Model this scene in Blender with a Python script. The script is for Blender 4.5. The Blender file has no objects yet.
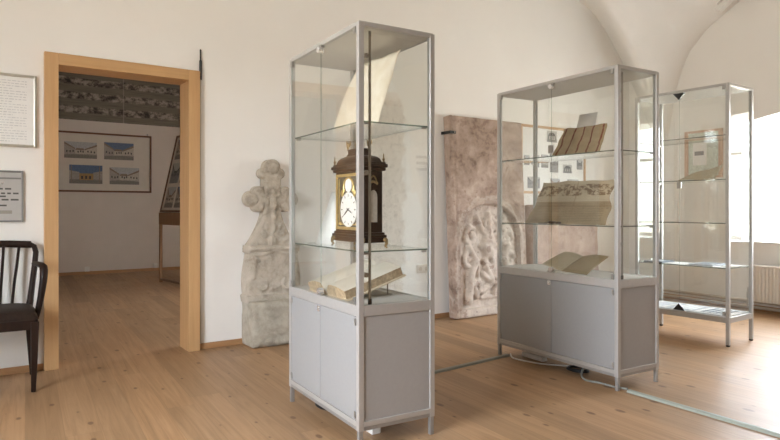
import bpy, bmesh, math, random
from mathutils import Vector, Matrix, noise
random.seed(7)
S = bpy.context.scene
COL = S.collection
PI = math.pi
AL = math.atan(.06)            # the door wall stands 3.4 degrees off the square of the cases

# ------------------------------------------------------------------ materials
class N:
    def __init__(s, name):
        s.m = bpy.data.materials.new(name); s.m.use_nodes = True
        s.t = s.m.node_tree; s.t.nodes.clear()
        s.out = s.t.nodes.new('ShaderNodeOutputMaterial')
    def n(s, typ, **kw):
        nd = s.t.nodes.new('ShaderNode' + typ)
        for k, v in kw.items():
            if k.startswith('i_'):
                key = k[2:]
                key = int(key) if key.isdigit() else key.replace('_', ' ')
                inp = nd.inputs[key]
                if isinstance(v, bpy.types.NodeSocket): s.t.links.new(v, inp)
                else: inp.default_value = v
            else: setattr(nd, k, v)
        return nd
    def link(s, a, b): s.t.links.new(a, b)
    def math(s, op, a, b=None, c=None):
        nd = s.n('Math', operation=op)
        for i, v in enumerate((a, b, c)):
            if v is None: continue
            if isinstance(v, bpy.types.NodeSocket): s.link(v, nd.inputs[i])
            else: nd.inputs[i].default_value = v
        return nd.outputs[0]
    def ramp(s, fac, stops):
        nd = s.n('ValToRGB'); s.link(fac, nd.inputs[0])
        el = nd.color_ramp.elements
        while len(el) < len(stops): el.new(.5)
        for e, (p, c) in zip(el, stops):
            e.position = p; e.color = (*c, 1) if len(c) == 3 else c
        return nd.outputs[0]
    def mix(s, fac, a, b, blend='MIX'):
        nd = s.n('Mix', data_type='RGBA', blend_type=blend)
        for key, v in ((0, fac), (6, a), (7, b)):
            if isinstance(v, bpy.types.NodeSocket): s.link(v, nd.inputs[key])
            else: nd.inputs[key].default_value = v if key == 0 else (*v, 1)
        return nd.outputs[2]
    def coord(s, which='Object', scale=(1, 1, 1)):
        tc = s.n('TexCoord'); mp = s.n('Mapping'); s.link(tc.outputs[which], mp.inputs[0])
        mp.inputs['Scale'].default_value = scale
        return mp.outputs[0]
    def noise(s, vec, scale, detail=4, rough=.55, dist=0):
        nd = s.n('TexNoise', i_Vector=vec, i_Scale=scale, i_Detail=detail, i_Roughness=rough, i_Distortion=dist)
        return nd.outputs[0]
    def bsdf(s, color, rough=.5, metal=0, bump=None, bstr=.1, bdist=.01, spec=.5, coat=0, emit=None):
        p = s.n('BsdfPrincipled')
        for key, v in (('Base Color', color), ('Roughness', rough), ('Metallic', metal)):
            if isinstance(v, bpy.types.NodeSocket): s.link(v, p.inputs[key])
            else: p.inputs[key].default_value = (*v, 1) if key == 'Base Color' else v
        p.inputs['Specular IOR Level'].default_value = spec
        p.inputs['Coat Weight'].default_value = coat
        if bump is not None:
            b = s.n('Bump'); b.inputs['Strength'].default_value = bstr; b.inputs['Distance'].default_value = bdist
            s.link(bump, b.inputs['Height']); s.link(b.outputs[0], p.inputs['Normal'])
        s.link(p.outputs[0], s.out.inputs[0])
        return s.m

def plain(name, col, rough=.5, metal=0, var=.06, scale=25, spec=.5):
    k = N(name); f = k.noise(k.coord(), scale)
    a = tuple(max(0, c * (1 - var)) for c in col); b = tuple(min(1, c * (1 + var)) for c in col)
    return k.bsdf(k.ramp(f, [(.3, a), (.7, b)]), rough, metal, spec=spec)

def mat_plaster():
    k = N('plaster'); c = k.coord()
    f = k.noise(c, 1.3, 5); g = k.noise(c, 9, 6)
    col = k.ramp(f, [(.3, (.84, .825, .795)), (.7, (.875, .865, .835))])
    return k.bsdf(col, .85, bump=g, bstr=.12, bdist=.01, spec=.2)

def mat_door_wall():
    # painted plaster with a strip laid bare to the old plaster (local coordinates of the wall)
    k = N('plaster with bared strip'); c = k.coord()
    f = k.noise(c, 1.3, 5); g = k.noise(c, 9, 6)
    col = k.ramp(f, [(.3, (.84, .825, .795)), (.7, (.875, .865, .835))])
    sep = k.n('SeparateXYZ', i_0=c)
    wob = k.noise(c, 3.5, 5, .7)
    x = k.math('ADD', sep.outputs[0], k.math('MULTIPLY', k.math('SUBTRACT', wob, .5), .5))
    d = k.math('ABSOLUTE', k.math('SUBTRACT', x, 2.92))
    m1 = k.n('MapRange', interpolation_type='SMOOTHSTEP', i_Value=d); m1.inputs[1].default_value = .25; m1.inputs[2].default_value = .18
    z = sep.outputs[2]
    m2 = k.n('MapRange', interpolation_type='SMOOTHSTEP', i_Value=k.math('ADD', z, k.math('MULTIPLY', wob, .4)))
    m2.inputs[1].default_value = 2.42; m2.inputs[2].default_value = 2.3
    mask = k.math('MULTIPLY', m1.outputs[0], m2.outputs[0])
    spots = k.noise(c, 19, 7, .78, .4)
    old = k.ramp(spots, [(.30, (.26, .25, .24)), (.38, (.55, .51, .46)), (.48, (.72, .67, .60)), (.75, (.82, .78, .72))])
    cc = k.mix(k.math('MULTIPLY', mask, .8), col, old)
    h = k.math('SUBTRACT', g, k.math('MULTIPLY', mask, spots))
    return k.bsdf(cc, .85, bump=h, bstr=.2, bdist=.012, spec=.2)

def mat_floor():
    k = N('pine planks'); c = k.coord()
    sep = k.n('SeparateXYZ', i_0=c)
    PW = .165
    u = k.math('DIVIDE', sep.outputs[0], PW)
    row = k.math('FLOOR', u)
    fx = k.math('FRACT', u)
    wn = k.n('TexWhiteNoise', noise_dimensions='1D', i_W=row)
    yy = k.math('ADD', k.math('DIVIDE', sep.outputs[1], 3.6), k.math('MULTIPLY', wn.outputs[0], 7.3))
    brd = k.math('FLOOR', yy); fy = k.math('FRACT', yy)
    comb = k.n('CombineXYZ', i_0=row, i_1=brd)
    wn2 = k.n('TexWhiteNoise', noise_dimensions='2D', i_Vector=comb.outputs[0])
    off = k.math('MULTIPLY', wn2.outputs[0], 40)
    gv = k.n('CombineXYZ', i_0=k.math('MULTIPLY', sep.outputs[0], 26), i_1=k.math('ADD', k.math('MULTIPLY', sep.outputs[1], 1.1), off), i_2=off)
    grain = k.noise(gv.outputs[0], 1.0, 6, .65, 1.2)
    base = k.ramp(grain, [(.22, (.225, .126, .058)), (.5, (.355, .212, .108)), (.78, (.445, .283, .156))])
    tint = k.ramp(wn2.outputs[0], [(0, (.80, .77, .73)), (.5, (1, 1, 1)), (1, (1.12, 1.08, 1.03))])
    base = k.mix(1.0, base, tint, 'MULTIPLY')
    wear = k.noise(c, 2.2, 6, .6)
    base = k.mix(k.math('MULTIPLY', wear, .25), base, (.43, .315, .205))
    # knots
    kv = k.n('CombineXYZ', i_0=k.math('MULTIPLY', sep.outputs[0], 6.5), i_1=k.math('MULTIPLY', sep.outputs[1], 3.4), i_2=0.0)
    vo = k.n('TexVoronoi', voronoi_dimensions='2D', feature='F1', i_Vector=kv.outputs[0], i_Scale=1.0)
    sepc = k.n('SeparateColor', i_0=vo.outputs['Color'])
    rad = k.math('MULTIPLY', k.math('SUBTRACT', sepc.outputs[0], .38), .17)
    kn = k.n('MapRange', i_Value=k.math('SUBTRACT', vo.outputs['Distance'], rad)); kn.inputs[1].default_value = .03; kn.inputs[2].default_value = -.02
    base = k.mix(k.math('MULTIPLY', kn.outputs[0], .8), base, (.13, .062, .028))
    # seams
    e = k.math('MINIMUM', fx, k.math('SUBTRACT', 1, fx))
    s1 = k.math('LESS_THAN', e, .010)
    e2 = k.math('MINIMUM', fy, k.math('SUBTRACT', 1, fy))
    s2 = k.math('LESS_THAN', e2, .0006)
    seam = k.math('MAXIMUM', s1, s2)
    base = k.mix(k.math('MULTIPLY', seam, .2), base, (.10, .05, .025))
    rough = k.math('ADD', .36, k.math('MULTIPLY', wear, .22))
    bump = k.math('SUBTRACT', k.math('MULTIPLY', grain, .25), seam)
    return k.bsdf(base, rough, bump=bump, bstr=.12, bdist=.004, spec=.45)

def mat_glass(name='clear glass', tint=(.978, .986, .98)):
    k = N(name)
    geo = k.n('NewGeometry')
    ior = k.math('ADD', 1.5, k.math('MULTIPLY', geo.outputs['Backfacing'], 1 / 1.5 - 1.5))
    fr = k.n('Fresnel', i_IOR=ior)
    tr = k.n('BsdfTransparent'); tr.inputs[0].default_value = (*tint, 1)
    gl = k.n('BsdfGlossy'); gl.inputs['Color'].default_value = (1, 1, 1, 1); gl.inputs['Roughness'].default_value = 0.0
    mx = k.n('MixShader'); k.link(fr.outputs[0], mx.inputs[0]); k.link(tr.outputs[0], mx.inputs[1]); k.link(gl.outputs[0], mx.inputs[2])
    k.link(mx.outputs[0], k.out.inputs[0])
    return k.m

def mat_glass_edge(f=.65):
    k = N('glass edge %d' % (f*100))
    tr = k.n('BsdfTransparent'); tr.inputs[0].default_value = (.60, .74, .66, 1) if f > .2 else (.88, .93, .90, 1)
    p = k.n('BsdfPrincipled'); p.inputs['Base Color'].default_value = (.085, .13, .11, 1); p.inputs['Roughness'].default_value = .25
    mx = k.n('MixShader'); mx.inputs[0].default_value = f; k.link(tr.outputs[0], mx.inputs[1]); k.link(p.outputs[0], mx.inputs[2])
    k.link(mx.outputs[0], k.out.inputs[0]); return k.m

def mat_wood(name, dark, light, rough=.4, axis=2, scale=1.0, spec=.5):
    k = N(name); sc = [28 * scale] * 3; sc[axis] = 1.6 * scale
    f = k.noise(k.coord('Object', tuple(sc)), 1, 5, .6, .8)
    return k.bsdf(k.ramp(f, [(.25, dark), (.75, light)]), rough, bump=f, bstr=.04, bdist=.002, spec=spec)

def mat_parchment(name, a, b, ink=None, lines=30, band=(.06, .94), spots=.25, vertical=False, marks=None):
    k = N(name); uv = k.coord('UV')
    sep = k.n('SeparateXYZ', i_0=uv)
    f = k.noise(uv, 3, 6, .65, .3); g = k.noise(uv, 17, 5, .7)
    col = k.ramp(f, [(.25, a), (.75, b)])
    col = k.mix(k.math('MULTIPLY', k.math('GREATER_THAN', g, .64), spots), col, tuple(v * .45 for v in a))
    if ink:
        V = sep.outputs[1]; U = sep.outputs[0]
        ph = k.math('FRACT', k.math('MULTIPLY', V, lines))
        row = k.math('FLOOR', k.math('MULTIPLY', V, lines))
        l1 = k.math('MULTIPLY', k.math('GREATER_THAN', ph, .3), k.math('LESS_THAN', ph, .72))
        wv = k.n('CombineXYZ', i_0=k.math('MULTIPLY', U, 120), i_1=row)
        w = k.noise(wv.outputs[0], 1, 2)
        on = k.math('MULTIPLY', l1, k.math('GREATER_THAN', w, .47))
        inb = k.math('MULTIPLY', k.math('GREATER_THAN', U, band[0]), k.math('LESS_THAN', U, band[1]))
        inb2 = k.math('MULTIPLY', k.math('GREATER_THAN', V, .06), k.math('LESS_THAN', V, .93))
        on = k.math('MULTIPLY', on, k.math('MULTIPLY', inb, inb2))
        col = k.mix(k.math('MULTIPLY', on, .5), col, ink)
    if marks == 'stitches':            # rows of red stitches
        U = sep.outputs[0]; V = sep.outputs[1]
        wob = k.math('MULTIPLY', k.math('SUBTRACT', k.noise(uv, 9, 3), .5), .05)
        x = k.math('ADD', U, wob)
        ph = k.math('FRACT', k.math('ADD', k.math('MULTIPLY', x, 4.7), .1))
        s = k.math('LESS_THAN', k.math('ABSOLUTE', k.math('SUBTRACT', ph, .5)), .075)
        dsh = k.math('GREATER_THAN', k.noise(k.n('CombineXYZ', i_0=k.math('FLOOR', k.math('MULTIPLY', x, 4.3)), i_1=k.math('MULTIPLY', V, 22)).outputs[0], 1.4, 2), .36)
        col = k.mix(k.math('MULTIPLY', k.math('MULTIPLY', s, dsh), .95), col, (.14, .02, .012))
    if marks == 'initials':            # a row of brown ornamental capitals near the top
        U = sep.outputs[0]; V = sep.outputs[1]
        col = k.mix(k.math('MULTIPLY', k.math('GREATER_THAN', V, .52), .5), col, (.60, .53, .41))
        b1 = k.math('MULTIPLY', k.math('GREATER_THAN', V, .66), k.math('LESS_THAN', V, .92))
        fig = k.noise(k.n('CombineXYZ', i_0=k.math('MULTIPLY', U, 11), i_1=k.math('MULTIPLY', V, 8)).outputs[0], 1.2, 5, .75)
        col = k.mix(k.math('MULTIPLY', k.math('MULTIPLY', b1, k.math('GREATER_THAN', fig, .50)), .8), col, (.13, .075, .04))
        fold = k.math('LESS_THAN', k.math('ABSOLUTE', k.math('SUBTRACT', V, .42)), .012)
        fold2 = k.math('LESS_THAN', k.math('ABSOLUTE', k.math('SUBTRACT', U, .55)), .006)
        col = k.mix(k.math('MULTIPLY', k.math('MAXIMUM', fold, fold2), .45), col, (.22, .15, .09))
    return k.bsdf(col, .75, bump=f, bstr=.2, bdist=.006, spec=.2)

def mat_stone(name, stops, scale=5, light=None, spots=None):
    k = N(name); c = k.coord()
    f = k.noise(c, scale, 8, .62, .35); g = k.noise(c, scale * 7, 5, .7)
    mixf = k.math('ADD', k.math('MULTIPLY', f, .8), k.math('MULTIPLY', g, .2))
    col = k.ramp(mixf, stops)
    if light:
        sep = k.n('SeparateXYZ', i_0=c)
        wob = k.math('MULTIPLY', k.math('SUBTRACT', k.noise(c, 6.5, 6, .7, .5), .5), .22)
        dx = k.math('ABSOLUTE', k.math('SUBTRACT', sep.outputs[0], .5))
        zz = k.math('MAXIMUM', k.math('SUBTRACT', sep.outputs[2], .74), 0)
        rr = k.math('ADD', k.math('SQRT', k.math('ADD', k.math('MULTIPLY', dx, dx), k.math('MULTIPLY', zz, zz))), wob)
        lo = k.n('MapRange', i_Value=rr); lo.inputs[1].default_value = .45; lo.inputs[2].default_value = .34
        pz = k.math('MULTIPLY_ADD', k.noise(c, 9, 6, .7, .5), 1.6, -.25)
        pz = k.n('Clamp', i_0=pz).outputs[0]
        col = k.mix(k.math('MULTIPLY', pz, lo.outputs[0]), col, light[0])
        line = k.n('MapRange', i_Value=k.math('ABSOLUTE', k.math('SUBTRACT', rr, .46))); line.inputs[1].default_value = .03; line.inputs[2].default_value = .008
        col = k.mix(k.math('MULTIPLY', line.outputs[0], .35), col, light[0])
    if spots:
        vo = k.noise(c, 11, 3, .5); col = k.mix(k.math('MULTIPLY', k.math('GREATER_THAN', vo, .63), .45), col, spots)
    return k.bsdf(col, .9, bump=mixf, bstr=.7, bdist=.02, spec=.2)

def mat_panorama():
    k = N('old panorama photograph'); uv = k.coord('UV')
    sep = k.n('SeparateXYZ', i_0=uv); U, V = sep.outputs[0], sep.outputs[1]
    def fb(sx, sy, det=6, r=.7):
        return k.noise(k.n('CombineXYZ', i_0=k.math('MULTIPLY', U, sx), i_1=k.math('MULTIPLY', V, sy)).outputs[0], 1, det, r)
    bush = k.ramp(fb(34, 9), [(.38, (.025, .021, .017)), (.46, (.11, .095, .075)), (.58, (.40, .35, .29))])
    field = k.ramp(fb(8, 30), [(.3, (.12, .105, .082)), (.7, (.24, .21, .17))])
    bandv = k.math('ADD', V, k.math('MULTIPLY', k.math('SUBTRACT', fb(7, 1), .5), .12))
    b = k.math('SINE', k.math('MULTIPLY', bandv, 27))
    mid = k.ramp(k.math('ADD', k.math('MULTIPLY', b, .5), .5), [(.40, (0, 0, 0)), (.62, (1, 1, 1))])
    rgb = k.n('RGBToBW', i_0=mid)
    col = k.mix(rgb.outputs[0], bush, field)
    seam = k.math('LESS_THAN', k.math('ABSOLUTE', k.math('SUBTRACT', U, .552)), .0018)
    col = k.mix(k.math('MULTIPLY', seam, .35), col, (.5, .45, .4))
    return k.bsdf(col, .6)

M = {}
M['plaster'] = mat_plaster(); M['doorwall'] = mat_door_wall(); M['floor'] = mat_floor()
M['ceil'] = plain('vault limewash', (.88, .87, .84), .9, var=.02, scale=3, spec=.2)
M['frontwall'] = plain('front wall darkened to cut bounce', (.30, .24, .18), .7, var=.05, scale=3)  # unseen wall, dark brown only to dim the light bounced onto the case sides
M['farwall'] = plain('back room plaster', (.70, .65, .60), .9, var=.03, scale=3, spec=.2)
M['glass'] = mat_glass(); M['edge'] = mat_glass_edge(); M['edgepale'] = mat_glass_edge(.15)
M['winglass'] = mat_glass('window glass', (.99, .995, 1))
M['beech'] = mat_wood('beech door casing', (.50, .295, .135), (.59, .37, .185), .38, 2)
M['beechx'] = mat_wood('beech door head', (.50, .295, .135), (.59, .37, .185), .38, 0)
M['skirt'] = mat_wood('pine skirting', (.36, .19, .085), (.47, .27, .13), .45, 0)
M['dark'] = mat_wood('dark stained chair wood', (.012, .006, .004), (.028, .013, .008), .45, 2, 1.0, .22)
M['leather'] = plain('dark brown leather', (.022, .012, .008), .5, var=.25, scale=60, spec=.22)
M['alu'] = plain('anodised aluminium', (.50, .49, .475), .36, .4, .03, 40)
M['alu2'] = plain('aluminium leg', (.38, .375, .365), .4, .55, .03, 40)
M['panel'] = plain('grey laminate', (.36, .35, .34), .36, 0, .02, 60)
M['door'] = plain('grey cabinet door laminate', (.305, .305, .305), .33, 0, .02, 60)
M['toppanel'] = plain('grey case top', (.50, .485, .45), .5, 0, .02, 60)
M['deck'] = plain('pale grey case floor', (.56, .56, .55), .45, 0, .02, 60)
M['chrome'] = plain('chrome', (.80, .80, .80), .22, .75, .02, 60)
M['steel'] = plain('dull steel', (.42, .41, .39), .4, .8, .04, 60)
M['black'] = plain('black plastic', (.018, .017, .017), .4, 0, .1, 60)
M['seal'] = plain('grey brown rubber seal', (.33, .31, .27), .6, 0, .05, 60)
M['white'] = plain('white plastic', (.78, .77, .74), .45, 0, .02, 60)
M['radiator'] = plain('white radiator enamel', (.76, .73, .68), .4, 0, .02, 30)
M['pipe'] = plain('painted pipe', (.50, .45, .38), .45, 0, .05, 30)
M['winframe'] = plain('white window paint', (.80, .79, .76), .4, 0, .02, 30)
M['paper'] = plain('white card', (.82, .82, .80), .7, 0, .02, 30)
M['greycard'] = plain('pale grey card', (.66, .645, .62), .6, 0, .02, 30)
M['mat'] = plain('cream mount board', (.66, .62, .56), .7, 0, .03, 10)
M['ink'] = plain('grey ink', (.10, .095, .09), .7, 0, .1, 30)
M['inkpale'] = plain('pale grey ink', (.60, .60, .61), .7, 0, .1, 30)
M['brownframe'] = mat_wood('brown picture frame wood', (.10, .042, .018), (.17, .078, .035), .4, 0)
M['tanframe'] = mat_wood('tan picture frame wood', (.50, .30, .15), (.62, .42, .24), .5, 0)
M['pinkframe'] = mat_wood('pinkish stripped frame wood', (.55, .36, .26), (.66, .48, .36), .5, 2)
M['standwood'] = mat_wood('brown stand wood', (.24, .12, .05), (.34, .19, .09), .45, 2)
M['silver'] = plain('silver frame', (.66, .64, .58), .3, .7, .04, 40)
M['greyplate'] = plain('grey sign plate', (.50, .49, .475), .45, .2, .02, 40)
M['greytrim'] = plain('dark grey sign trim', (.24, .235, .23), .4, .3, .02, 40)
M['gold'] = plain('gilt brass', (.80, .60, .25), .3, .8, .1, 50)
M['brass'] = plain('aged brass', (.30, .21, .10), .38, .8, .25, 50)
M['clock'] = mat_wood('ebonised brown clock wood', (.017, .008, .005), (.038, .018, .011), .28, 2, 1.6, .35)
M['dial'] = plain('white enamel dial', (.80, .79, .76), .3, 0, .02, 30)
M['dialplate'] = plain('dark olive dial plate', (.14, .125, .085), .4, .4, .25, 50)
M['silk'] = plain('pale pierced side panel', (.46, .42, .36), .6, 0, .15, 60)
M['pages'] = plain('old page edges', (.42, .32, .21), .8, 0, .4, 55)
M['cover'] = plain('book cover', (.58, .48, .35), .7, 0, .1, 30)
M['parch'] = mat_parchment('large pale parchment', (.68, .58, .43), (.84, .78, .68), None, 20, spots=.12)
M['stitched'] = mat_parchment('parchment with red stitching', (.31, .235, .145), (.42, .335, .22), (.20, .13, .08), 22, marks='stitches')
M['charter'] = mat_parchment('brown charter parchment', (.25, .19, .12), (.39, .315, .21), (.15, .10, .06), 26, spots=.45, marks='initials')
M['page'] = mat_parchment('open page', (.66, .60, .50), (.74, .69, .60), (.52, .47, .40), 30)
M['bookletA'] = mat_parchment('pale booklet page', (.44, .38, .27), (.53, .46, .35), (.25, .2, .15), 16)
M['bookletB'] = mat_parchment('brown booklet page', (.27, .21, .125), (.34, .27, .17), (.16, .11, .07), 16)
M['wax'] = plain('dark brown wax', (.055, .032, .02), .45, 0, .3, 50)
M['crossstone'] = mat_stone('weathered pale sandstone', [(.34, (.25, .215, .17)), (.48, (.44, .39, .32)), (.68, (.57, .515, .44))], 7)
M['basestone'] = mat_stone('rough grey stone block', [(.3, (.27, .25, .20)), (.5, (.41, .375, .31)), (.72, (.53, .49, .41))], 9)
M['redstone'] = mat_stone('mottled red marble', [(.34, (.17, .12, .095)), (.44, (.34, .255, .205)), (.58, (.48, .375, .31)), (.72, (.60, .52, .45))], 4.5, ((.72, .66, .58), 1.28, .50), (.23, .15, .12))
M['redstone2'] = mat_stone('pale red marble', [(.28, (.30, .205, .165)), (.5, (.46, .345, .28)), (.75, (.57, .46, .39))], 5, None, (.33, .23, .19))
M['duct'] = plain('grey green cable duct', (.27, .275, .245), .5, 0, .05, 40)
M['ductlight'] = plain('pale grey green cable duct', (.33, .36, .315), .5, 0, .05, 40)
M['pano'] = mat_panorama()
for nm, c in dict(sky=(.42, .44, .46), skyblue=(.10, .16, .28), facade=(.50, .46, .40), facade2=(.36, .33, .30), roof=(.24, .18, .145),
                  ground=(.20, .19, .175), window=(.05, .05, .055), ochre=(.38, .24, .10), bwlight=(.46, .46, .44), bwdark=(.10, .105, .11),
                  bwmid=(.24, .245, .25), sheetblue=(.50, .54, .60), sheetgreen=(.62, .67, .60), folder=(.10, .13, .16)).items():
    M[nm] = plain('print ' + nm, c, .55, 0, .2, 45)

# ------------------------------------------------------------------ mesh builder
class MB:
    def __init__(s): s.b = bmesh.new(); s.uv = s.b.loops.layers.uv.new('UVMap'); s.mi = 0
    def f(s, vs, mi=None, uvs=None):
        try: fc = s.b.faces.new(vs)
        except ValueError: return None
        fc.material_index = s.mi if mi is None else mi
        if uvs:
            for l, q in zip(fc.loops, uvs): l[s.uv].uv = q
        return fc
    def box(s, x0, x1, y0, y1, z0, z1, mi=None, edge=None, thin=None):
        v = [s.b.verts.new(p) for p in ((x0,y0,z0),(x1,y0,z0),(x1,y1,z0),(x0,y1,z0),(x0,y0,z1),(x1,y0,z1),(x1,y1,z1),(x0,y1,z1))]
        for ax, q in ((2,(3,2,1,0)),(2,(4,5,6,7)),(1,(0,1,5,4)),(0,(1,2,6,5)),(1,(2,3,7,6)),(0,(3,0,4,7))):
            m = mi
            if edge is not None and ax != thin: m = edge
            s.f([v[i] for i in q], m)
        return s
    def prism(s, pts, lo, hi, axis=1, mi=None):
        # polygon extruded along an axis; pts in the other two axes, in order
        def P(p, t):
            q = list(p); q.insert(axis, t); return q
        a = [s.b.verts.new(P(p, lo)) for p in pts]; b = [s.b.verts.new(P(p, hi)) for p in pts]
        s.f(a[::-1], mi); s.f(b, mi); n = len(pts)
        for i in range(n): s.f([a[i], a[(i+1) % n], b[(i+1) % n], b[i]], mi)
        return s
    def tube(s, pts, r, n=10, mi=None, flat=None, caps=True):
        pts = [Vector(p) for p in pts]; R = r if isinstance(r, (list, tuple)) else [r] * len(pts)
        rings = []; up = None
        for i, p in enumerate(pts):
            d = (pts[min(i+1, len(pts)-1)] - pts[max(i-1, 0)]).normalized()
            if up is None:
                up = Vector((0,0,1)) if abs(d.z) < .9 else Vector((1,0,0))
            a = d.cross(up).normalized(); up = a.cross(d).normalized()
            ring = []
            for k in range(n):
                t = 2*PI*k/n + PI/n
                sx, sy = (1, 1) if flat is None else flat
                ring.append(s.b.verts.new(p + a*math.cos(t)*R[i]*sx + up*math.sin(t)*R[i]*sy))
            rings.append(ring)
        for A, B in zip(rings, rings[1:]):
            for k in range(n): s.f([A[k], A[(k+1)%n], B[(k+1)%n], B[k]], mi)
        if caps: s.f(rings[0][::-1], mi); s.f(rings[-1], mi)
        return s
    def lathe(s, prof, c=(0,0,0), n=16, mi=None):
        rings = [[s.b.verts.new((c[0]+r*math.cos(2*PI*k/n), c[1]+r*math.sin(2*PI*k/n), c[2]+z)) for k in range(n)] for r, z in prof]
        for A, B in zip(rings, rings[1:]):
            for k in range(n): s.f([A[k], A[(k+1)%n], B[(k+1)%n], B[k]], mi)
        s.f(rings[0][::-1], mi); s.f(rings[-1], mi); return s
    def ball(s, c, r, mi=None, sq=(1,1,1), n=12):
        prof = [(max(1e-4, math.sin(PI*i/8))*r, -math.cos(PI*i/8)*r) for i in range(9)]
        k0 = len(s.b.verts); s.lathe(prof, (0,0,0), n, mi); s.b.verts.ensure_lookup_table()
        for v in s.b.verts[k0:]: v.co = Vector((v.co.x*sq[0]+c[0], v.co.y*sq[1]+c[1], v.co.z*sq[2]+c[2]))
        return s
    def grid(s, fn, nu, nv, mi=None):
        V = [[s.b.verts.new(fn(i/nu, j/nv)) for j in range(nv+1)] for i in range(nu+1)]
        for i in range(nu):
            for j in range(nv):
                s.f([V[i][j], V[i+1][j], V[i+1][j+1], V[i][j+1]], mi,
                    [(i/nu,j/nv),((i+1)/nu,j/nv),((i+1)/nu,(j+1)/nv),(i/nu,(j+1)/nv)])
        return s
    def xf(s, m):
        bmesh.ops.transform(s.b, matrix=m, verts=s.b.verts); return s
    def build(s, name, mats, parent=None, smooth=None, bevel=0, solid=0, loc=None, rot=None):
        if not isinstance(mats, (list, tuple)): mats = [mats]
        bmesh.ops.recalc_face_normals(s.b, faces=s.b.faces)
        me = bpy.data.meshes.new(name); s.b.to_mesh(me); s.b.free()
        for m in mats: me.materials.append(m)
        if smooth is not None:
            me.polygons.foreach_set('use_smooth', [True]*len(me.polygons)); me.set_sharp_from_angle(angle=math.radians(smooth))
        o = bpy.data.objects.new(name, me); COL.objects.link(o)
        if parent: o.parent = parent
        if loc: o.location = loc
        if rot: o.rotation_euler = rot
        if bevel:
            b = o.modifiers.new('bevel', 'BEVEL'); b.width = bevel; b.segments = 2; b.limit_method = 'ANGLE'
        if solid:
            b = o.modifiers.new('thick', 'SOLIDIFY'); b.thickness = solid; b.offset = 0
        return o

def tag(o, label, cat, group=None, kind=None):
    o['label'] = label; o['category'] = cat
    if group: o['group'] = group
    if kind: o['kind'] = kind
    return o
def thing(name, label, cat, loc=(0,0,0), rz=0, group=None):
    o = bpy.data.objects.new(name, None); COL.objects.link(o); o.empty_display_size = .1
    o.location = loc; o.rotation_euler = (0,0,rz); return tag(o, label, cat, group)
def struct(o): o['kind'] = 'structure'; return o
def wall_at(u, v, z=0):                      # a point of the door wall: u along it, v in front of (<0) or behind it
    return (u*math.cos(AL) - v*math.sin(AL), 4.755 + u*math.sin(AL) + v*math.cos(AL), z)

# ------------------------------------------------------------------ room shell
XR, XL, YB = 6.75, -1.8, -4.2
def yw(x): return 4.755 + .06*x
m = MB(); m.box(-3.4, XR+.6, YB-.3, 12.2, -.12, 0)
struct(m.build('floor', M['floor']))

# door wall: opening u .16..1.095, z 0..2.125
WT = .17
m = MB()
xs = [XL-.3, .16, 1.095, XR+.3]
m.box(xs[0], xs[1], 0, WT, 0, 4.6); m.box(xs[2], xs[3], 0, WT, 0, 4.6); m.box(xs[1], xs[2], 0, WT, 2.125, 4.6)
struct(m.build('wall_back', M['doorwall'], loc=(0,4.755,0), rot=(0,0,AL)))

# right wall with an arched window niche
WY0, WY1, WZ0, WZ1, WTH = 1.55, 3.706, .732, 2.03, .55
ys = [WY0 + (WY1-WY0)*i/24 for i in range(25)]
def archz(y):
    t = (y-(WY0+WY1)/2)/((WY1-WY0)/2); return WZ1 + .125*max(0, 1-t*t)
def wall_with_niches(niches, y0, y1, top):
    m = MB()
    cur = y0
    for (a, b, z0, fz) in niches:
        m.box(XR, XR+WTH, cur, a, 0, top)
        m.box(XR, XR+WTH, a, b, 0, z0)
        pts = [(a, top)] + [(a+(b-a)*i/24, fz(a+(b-a)*i/24)) for i in range(25)] + [(b, top)]
        for i in range(24):
            p, q = pts[i+1], pts[i+2]
            m.prism([(p[0], p[1]), (q[0], q[1]), (q[0], top), (p[0], top)], XR, XR+WTH, axis=0)
        cur = b
    m.box(XR, XR+WTH, cur, y1, 0, top)
    bmesh.ops.remove_doubles(m.b, verts=m.b.verts, dist=1e-5)
    return m
m = wall_with_niches([(WY0, WY1, WZ0, archz)], YB-.3, 5.4, 4.6)
struct(m.build('wall_right', M['plaster']))

def window(idx, axis_x, y0, y1, z0, z1, sign):
    """casement window standing in a wall that runs along Y; sign is the side the room is on"""
    r = bpy.data.objects.new('window_%d' % idx, None); COL.objects.link(r); r.location = (axis_x, y0, z0); struct(r)
    w, h = y1-y0, z1-z0; fw = .055
    m = MB()
    m.box(-.03, .03, 0, fw, 0, h); m.box(-.03, .03, w-fw, w, 0, h); m.box(-.03, .03, fw, w-fw, 0, fw); m.box(-.03, .03, fw, w-fw, h-fw, h)
    m.box(-.03, .03, w/2-.04, w/2+.04, fw, h-fw); m.box(-.025, .025, fw, w/2-.04, h*.66, h*.66+.04); m.box(-.025, .025, w/2+.04, w-fw, h*.66, h*.66+.04)
    m.build('window_frame', M['winframe'], r, bevel=.004)
    for (a, b, c, d) in ((fw, w/2-.04, fw, h*.66), (w/2+.04, w-fw, fw, h*.66), (fw, w/2-.04, h*.66+.04, h-fw), (w/2+.04, w-fw, h*.66+.04, h-fw)):
        m = MB(); m.box(-.003, .003, a, b, c, d); m.build('window_pane', M['winglass'], r)
    pl = bpy.data.lights.new('daylight portal', 'AREA'); pl.shape = 'RECTANGLE'; pl.size = w; pl.size_y = h; pl.cycles.is_portal = True
    po = bpy.data.objects.new('window_portal_%d' % idx, pl); COL.objects.link(po)
    po.location = (axis_x - sign*.05, (y0+y1)/2, (z0+z1)/2)
    po.rotation_euler = (0, -sign*PI/2, 0) if sign > 0 else (0, PI/2, 0)
    po.rotation_euler = Vector((-1 if sign < 0 else 1, 0, 0)).to_track_quat('-Z', 'Y').to_euler()
    pl.size, pl.size_y = w, h
    return r
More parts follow.
